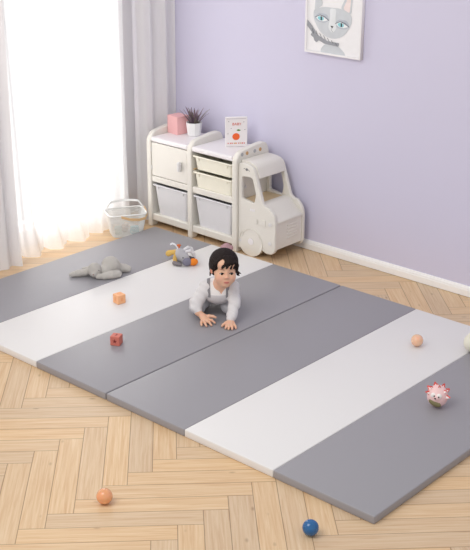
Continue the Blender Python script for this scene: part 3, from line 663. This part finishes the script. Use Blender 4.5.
# hedgehog
hg = thing('hedgehog_toy', 'pink egg-shaped hedgehog toy with red and white spikes on the grey mat panel', 'toy', (1.757, .950, ZM), VIEW - .12); hg.scale = (1.06,) * 3
pk = mat('pink_rubber', (243, 204, 203), .4, .4)
V = Vol(.0026); V.ell((0, 0, .050), (.046, .043, .050), k=.01); V.ell((-.004, -.038, .060), (.010, .01, .009), k=.012); V.fn(lambda P: -P[..., 2], 'i', .006)
obj('body', V.mesh(), pk, hg)
def patch(name, c, r_, m_, M=None, lab=None):
    b = bmesh.new(); ball(b, c, r_, 24, 14, M); return obj(name, b, m_, hg, smooth=True, label=lab)
def hs(x, z, off=0): return (x, V.front(x, z) + off, z)
wm = mat('white_rubber', (246, 240, 236), .45)
patch('face_mask', hs(-.019, .067, .0062), (.0135, .0085, .0125), wm, None, 'white eye patch'); patch('face_mask', hs(.004, .067, .0062), (.0125, .0085, .012), wm, None, 'white eye patch')
bk_ = mat('black_print', (40, 34, 34), .3)
patch('pupil', hs(-.017, .068, -.003), (.003, .002, .0038), bk_); patch('pupil', hs(.002, .067, -.003), (.003, .002, .0038), bk_)
patch('nose', hs(-.013, .060, -.003), (.0042, .004, .0032), bk_)
patch('belly_patch', hs(-.012, .031, .004), (.029, .010, .0140), mat('olive_rubber', (128, 120, 84), .6), rot(y=20, z=-15), 'olive oval belly patch')
rd = mat('red_rubber', (216, 84, 78), .45)
for (sx, sy, sz, a) in ((-.026, -.005, .090, -35), (.004, -.010, .1010, 0), (.030, -.020, .084, 40), (.042, -.022, .058, 70), (-.042, -.012, .070, -60), (-.010, .018, .098, -8), (.022, .018, .092, 28), (.036, .014, .070, 60), (-.034, .018, .078, -40), (.0, .036, .075, 0), (.028, .034, .052, 60), (-.028, .034, .052, -60)):
    n_ = (Vector((sx, sy, sz)) - Vector((0, 0, .05))); n_ = Vector((n_.x / .046 ** 2, n_.y / .043 ** 2, n_.z / .05 ** 2)).normalized(); base = Vector((0, 0, .05)) + Vector((sx, sy, sz - .05)).normalized() * .040
    b = bmesh.new(); cyl(b, base, base + n_ * .021, .0130, .002, n=3); bmesh.ops.bevel(b, geom=list(b.edges), offset=.0012, segments=2, affect='EDGES'); sp_ = obj('spike', b, rd, hg, label='red spike')
    b = bmesh.new(); cyl(b, base + n_ * .001 + Vector((0, -.004, 0)), base + n_ * .016 + Vector((0, -.0075, 0)), .0078, .001, n=3); obj('spike_inset', b, wm, sp_, label='white spike inset')

# ------------------------------------------------------------------ the child
ch = thing('child', 'toddler in a pale grey outfit crawling on hands and knees on the grey mat panel', 'child', (.375, .946, ZM + .0008), VIEW); ch.scale = (1.037,) * 3
HM = Matrix.Translation((.032, .045, .305)) @ rot(z=12) @ rot(x=-6) @ rot(y=3)
HMn = np.array(HM)
skin_c = (232, 186, 158)
# head volume in its own frame (x to the viewer's right, -y the face, z up)
def head_ops(V, T, grow=0):
    R = T.to_3x3()
    def E(c, r_, k=.012, op='u', M=None):
        MM = R if M is None else R @ M.to_3x3(); V.ell(T @ Vector(c), [q + grow for q in r_], MM, k, op)
    E((0, .012, .018), (.064, .072, .068)); E((0, -.012, -.034), (.051, .057, .062), .02)
    for s_ in (-1, 1):
        E((s_ * .026, -.036, -.044), (.025, .027, .028), .024)
        E((s_ * .064, .006, -.018), (.007, .012, .018), .005, M=rot(z=s_ * 25))
        E((s_ * .067, -.004, -.018), (.004, .005, .010), .004, 's', M=rot(z=s_ * 25))
    E((0, -.042, -.080), (.020, .019, .015), .026)
    E((0, -.052, .026), (.044, .022, .030), .02)
    for s_ in (-1, 1): E((s_ * .025, -.079, -.019), (.014, .010, .008), .010, 's')
    E((0, -.073, -.036), (.0085, .0085, .0075), .009); E((0, -.068, -.018), (.006, .007, .018), .010)
    for s_ in (-1, 1): E((s_ * .0078, -.070, -.039), (.005, .006, .0045), .005)
    E((0, -.0625, -.0605), (.0145, .0065, .0042), .008); E((0, -.0605, -.0670), (.012, .0065, .0046), .008)
Vh = Vol(.003); head_ops(Vh, Matrix.Identity(4))
V = Vol(.0024); head_ops(V, HM)
# neck, trunk, limbs under the clothes
V.chain([(tuple(HM @ Vector((0, .02, -.03))), .036), ((.012, .095, .195), .034), ((.0, .12, .15), .05)], k=.02)
V.ell((0, .135, .135), (.074, .072, .060), k=.02); V.ell((0, .20, .105), (.065, .075, .060), k=.02); V.ell((0, .265, .095), (.068, .062, .062), k=.02)
armL = [((-.070, .110, .165), .026), ((-.112, .080, .088), .022), ((-.104, .046, .050), .0175)]
armR = [((.078, .110, .165), .026), ((.090, .060, .094), .023), ((.066, .012, .034), .0175)]
V.chain(armL, k=.012); V.chain(armR, k=.012)
for s_ in (-1, 1):
    V.chain([((s_ * .045, .25, .085), .042), ((s_ * .085 - .027, .145, .042), .030), ((s_ * .085, .31, .030), .022), ((s_ * .075, .355, .020), .016)], k=.015)
    V.ell((s_ * .075, .385, .018), (.018, .036, .014), k=.01)
# hand on the viewer's left: heel lifted, fingers spread towards the viewer
V.cap((-.106, .048, .052), (-.084, .038, .036), .0165, .016, k=.01)
V.ell((-0.069, .024, .024), (.023, .026, .0135), rot(z=32, x=22), k=.012)
V.cap((-0.081, .034, .033), (-0.061, .014, .017), .014, .012, k=.010)
for chain in ([(-0.083, .008, .018), (-0.087, -.006, .016), (-0.085, -.022, .0065)], [(-0.070, .002, .017), (-0.068, -.014, .017), (-0.060, -.031, .0065)], [(-0.057, .005, .018), (-0.046, -.008, .018), (-0.034, -.020, .0065)], [(-0.049, .016, .021), (-0.033, .009, .022), (-0.017, .002, .010)]):
    V.chain([((-0.071, .026, .026), .009), (chain[0], .0078), (chain[1], .0068), (chain[2], .0056)], k=.0035)
V.chain([((-0.071, .034, .030), .011), ((-0.047, .036, .034), .009), ((-0.027, .036, .032), .0075), ((-0.013, .032, .028), .0062)], k=.005)
# hand on the viewer's right: planted flat
V.cap((.066, .012, .034), (.065, .000, .022), .0165, .015, k=.01)
V.ell((.065, -.012, .0150), (.024, .024, .0125), k=.010)
for chain in ([(.048, -.030, .015), (.044, -.044, .014), (.040, -.058, .006)], [(.059, -.035, .016), (.057, -.052, .015), (.055, -.068, .006)], [(.071, -.035, .016), (.073, -.052, .015), (.074, -.068, .006)], [(.083, -.029, .014), (.089, -.042, .013), (.093, -.055, .006)]):
    V.chain([((.065, -.012, .015), .009), (chain[0], .0080), (chain[1], .0070), (chain[2], .0058)], k=.0035)
V.chain([((.055, -.004, .017), .0105), ((.040, -.010, .014), .0088), ((.028, -.022, .010), .0075), ((.022, -.032, .0075), .006)], k=.005)
V.fn(lambda P: .0006 - P[..., 2], 'i', .002)
me = V.mesh()
# natural colour of the skin: rosier cheeks, ears, lips and fingertips
iH = np.linalg.inv(HMn); co = np.array([v.co[:] for v in me.vertices]); hc = co @ iH[:3, :3].T + iH[:3, 3]
base = np.array(lin(skin_c)[:3]); C = np.tile(base, (len(co), 1))
def tint(c, r_, col, s_):
    global C
    w_ = s_ * np.exp(-(((hc - np.array(c)) / np.array(r_)) ** 2).sum(1)); C = C * (1 - w_[:, None]) + np.array(lin(col)[:3]) * w_[:, None]
for s_ in (-1, 1): tint((s_ * .038, -.062, -.044), (.016, .03, .013), (236, 168, 148), .35); tint((s_ * .068, 0, -.02), (.01, .02, .02), (236, 160, 142), .6)
tint((0, -.080, -.038), (.008, .012, .007), (236, 170, 152), .5)
mouthmask = (np.exp(-(((hc[:, 0]) / .0135) ** 4)) * np.exp(-(((hc[:, 2] + .0642) / .0062) ** 4)) * (hc[:, 1] < -.05))[:, None] * .9; C = C * (1 - mouthmask) + np.array(lin((208, 112, 106))[:3]) * mouthmask
at_ = me.color_attributes.new('skin_tone', 'FLOAT_COLOR', 'POINT'); at_.data.foreach_set('color', np.concatenate([C, np.ones((len(C), 1))], 1).ravel())
M_skin = bpy.data.materials.new('skin'); M_skin.use_nodes = True; nt = M_skin.node_tree; bs = nt.nodes['Principled BSDF']; ca = nt.nodes.new('ShaderNodeVertexColor'); ca.layer_name = 'skin_tone'
nt.links.new(ca.outputs[0], bs.inputs['Base Color']); bs.inputs['Roughness'].default_value = .5; bs.inputs['Specular IOR Level'].default_value = .3
bs.inputs['Subsurface Weight'].default_value = .25; bs.inputs['Subsurface Radius'].default_value = (.012, .005, .003); bs.inputs['Subsurface Scale'].default_value = .5
body = obj('body', me, M_skin, ch)
# head details share the head's frame
def headbit(name, me, m_, lab=None):
    o = obj(name, me, m_, ch, smooth=True, label=lab); o.matrix_local = HM; return o
M_eye = mat('eye_white', (236, 230, 226), .25); M_iris = mat('dark_brown_iris', (24, 15, 13), .4, .2); M_brow = mat('soft_brown_brow', (150, 112, 92), .9); M_lash = mat('lash_brown', (52, 36, 32), .8)
for s_ in (-1, 1):
    ex, ez = s_ * .0245, -.0195; yy = Vh.front(ex, ez)
    b = bmesh.new(); ball(b, (ex, yy + .0028, ez), (.0100, .0048, .0060), 24, 14, rot(z=-s_ * -14)); eye = headbit('eye', b, M_eye)
    b = bmesh.new(); ball(b, (ex + .0008, yy - .0005, ez), (.0072, .0030, .0066), 20, 12); headbit('iris', b, M_iris, 'dark brown iris')
    b = bmesh.new(); ball(b, (ex - .001, yy - .0030, ez + .0022), (.0007, .0004, .0007), 8, 6); headbit('eye_highlight', b, M_eye)
    pts = []
    for q in range(9):
        u_ = -1 + q / 4; xx = ex + u_ * .0112; zz = ez + .0062 * (1 - u_ * u_) ** .7 - .0004; pts.append((xx, Vh.front(xx, zz) - .0006, zz))
    headbit('eyelash', tube(pts, .0016, res=2), M_lash)
    pts = []
    for q in range(9):
        u_ = q / 8; xx = s_ * (.013 + .024 * u_); zz = .001 + .0045 * math.sin(math.pi * u_ * .8); pts.append((xx, Vh.front(xx, zz) - .0002, zz))
    headbit('eyebrow', tube(pts, .0013, res=2, radii=[.7, 1, 1, 1, 1, .9, .8, .7, .5]), M_brow)
pts = []
for q in range(11):
    u_ = -1 + q / 5; xx = .0125 * u_; zz = -.0642 + .0012 * abs(u_) ** 2 - .0006; pts.append((xx, Vh.front(xx, zz) + .0003, zz))
headbit('mouth_line', tube(pts, .0008, res=2), mat('lip_line', (140, 62, 60), .6))
# hair
Vr = Vol(.0026)
Vr.ell((0, .015, .024), (.0745, .079, .073), k=.01); Vr.ell((0, .030, -.006), (.070, .064, .062), k=.02)
Vr.ell((0, -.100, -.050), (.056, .078, .082), rot(x=0), k=.006, op='s')
Vr.ell((-.031, -.088, -.004), (.018, .05, .025), rot(y=-25), k=.006, op='s')
Vr.fn(lambda P: -(P[..., 2] + .048 + .4 * np.maximum(0, -P[..., 1] - .0) * 0), 'i', .004)
for s_ in (-1, 1): Vr.ell((s_ * .070, -.020, -.040), (.022, .034, .034), k=.005, op='s')
for (a, c, e, r0) in (((-.01, -.052, .064), (.004, -.072, .040), (-.026, -.072, .012), .010), ((.005, -.052, .064), (.018, -.070, .040), (-.004, -.075, .012), .010), ((.02, -.050, .062), (.032, -.064, .040), (.018, -.073, .010), .010), ((.03, -.045, .058), (.045, -.054, .036), (.036, -.065, .009), .009), ((.045, -.03, .05), (.058, -.038, .024), (.055, -.045, .008), .009), ((-.03, -.045, .056), (-.052, -.044, .034), (-.058, -.040, .004), .009), ((-.05, -.03, .04), (-.063, -.028, .012), (-.063, -.028, -.016), .008), ((.055, -.02, .04), (.065, -.024, .012), (.064, -.028, -.012), .008), ((.060, .0, -.02), (.072, -.004, -.040), (.082, -.006, -.046), .006), ((.066, .006, -.02), (.076, .0, -.030), (.088, .0, -.036), .004), ((-.066, .010, -.01), (-.070, .010, -.034), (-.072, .006, -.044), .006), ((-.010, -.058, .055), (-.010, -.073, .038), (-.030, -.071, .018), .006)):
    Vr.chain([(a, r0), (c, r0 * .75), (e, r0 * .45)], k=.006)
def strands(P):
    a = np.arctan2(P[..., 0], P[..., 1] + .02); return .0011 * np.sin(a * 34 + P[..., 2] * 60) + .0007 * np.sin(a * 71 - P[..., 2] * 90)
M_hair = mat('black_brown_hair', (34, 24, 22), .62, .25, bump=(250, .5, .002), var=.25)
headbit('hair', Vr.mesh(strands), M_hair)

# clothes
Z0 = lambda P: .0006 - P[..., 2]
def wear(fns, h=.0028, disp=None, cut=None):
    V = Vol(h); fns(V)
    if cut: cut(V)
    V.fn(Z0, 'i', .002); return on_floor(V.mesh(disp))
def folds(P): return .0030 * np.sin(P[..., 0] * 95 + P[..., 2] * 70) * np.sin(P[..., 1] * 80 + P[..., 2] * 60)
def torso(V, g=0.0, k=.025):
    V.ell((0, .135, .137), (.082 + g, .076 + g, .066 + g), k=k); V.ell((0, .20, .112), (.078 + g, .08 + g, .070 + g), k=k)
    V.chain([((-.060, .118, .168), .034 + g), ((.066, .118, .168), .034 + g)], k=k)
def sleeves(V):
    torso(V)
    V.chain([((-.066, .112, .165), .038), ((-.114, .082, .090), .034), ((-.115, .060, .070), .029)], k=.016)
    V.chain([((.072, .112, .165), .038), ((.086, .060, .098), .0295), ((.072, .020, .044), .027)], k=.016)
NK = Vector((.010, .085, .20))
def neck_cut(V): V.fn(lambda P: np.maximum(np.abs(P[..., 0] - .016) - (P[..., 2] - .138) * .75, P[..., 1] - .09), 's', .003); V.chain([((.014, .065, .215), .050), ((.016, .050, .140), .030)], k=.004, op='s')
M_sw = mat('pale_grey_waffle_knit', (226, 223, 224), .95, .1, bump=(260, .7, .002), var=.05)
M_shirt = mat('off_white_cotton', (242, 238, 236), .95, .1, bump=(300, .3, .001))
M_bib = mat('grey_jersey', (212, 209, 211), .95, .1, bump=(300, .4, .001))
M_strap = mat('mid_grey_binding', (140, 138, 142), .9, .1)
obj('sweatshirt', wear(sleeves, .0028, folds, neck_cut), M_sw, ch)
for nm, a, c in (('cuff', (-.1155, .0615, .0715), (-.1075, .0530, .0590)), ('cuff', (.0730, .0210, .0460), (.0665, .0105, .0325))):
    obj(nm, wear(lambda V: V.chain([(a, .0285), (c, .0235)], k=.004), .0022), M_sw, ch)
def shell(x0, x1, z0, z1, g, extra=None):
    def f(V):
        torso(V, g, .025)
        V.fn(lambda P: np.maximum.reduce([x0(P) - P[..., 0], P[..., 0] - x1(P), z0 - P[..., 2], P[..., 2] - z1, P[..., 1] - .16]), 'i', .0015)
        if extra: extra(V)
    return f
# bib panel over the belly, V of undershirt, darker bindings either side
obj('bib_panel', wear(shell(lambda P: -.058 - 0 * P[..., 0], lambda P: .058 + 0 * P[..., 0], .03, .142, .0035), .0026), M_bib, ch)
obj('undershirt', wear(shell(lambda P: -.044 + 0 * P[..., 0], lambda P: .050 + 0 * P[..., 0], .130, .235, .0028, lambda V: V.fn(lambda P: np.maximum(np.abs(P[..., 0] - .016) - (P[..., 2] - .146) * .62, P[..., 1] - .10), 's', .003)), .0026), M_shirt, ch)
for s_ in (-1, 1):
    obj('strap', wear(shell(lambda P, s_=s_: (s_ * .050 - .0085 + .04 * s_ * (P[..., 2] - .18)), lambda P, s_=s_: (s_ * .050 + .0085 + .04 * s_ * (P[..., 2] - .18)), .125, .24, .0055), .0022), M_strap, ch, label='darker grey strap')
def trousers(V):
    V.ell((0, .265, .097), (.082, .074, .072), k=.03)
    for s_ in (-1, 1):
        V.chain([((s_ * .048, .25, .085), .054), ((s_ * .085 - .027, .145, .044), .042), ((s_ * .088, .30, .032), .033)], k=.015)
obj('trousers', wear(trousers, .003, folds), mat('light_grey_trousers', (204, 203, 207), .95, .1, bump=(260, .5, .002)), ch)
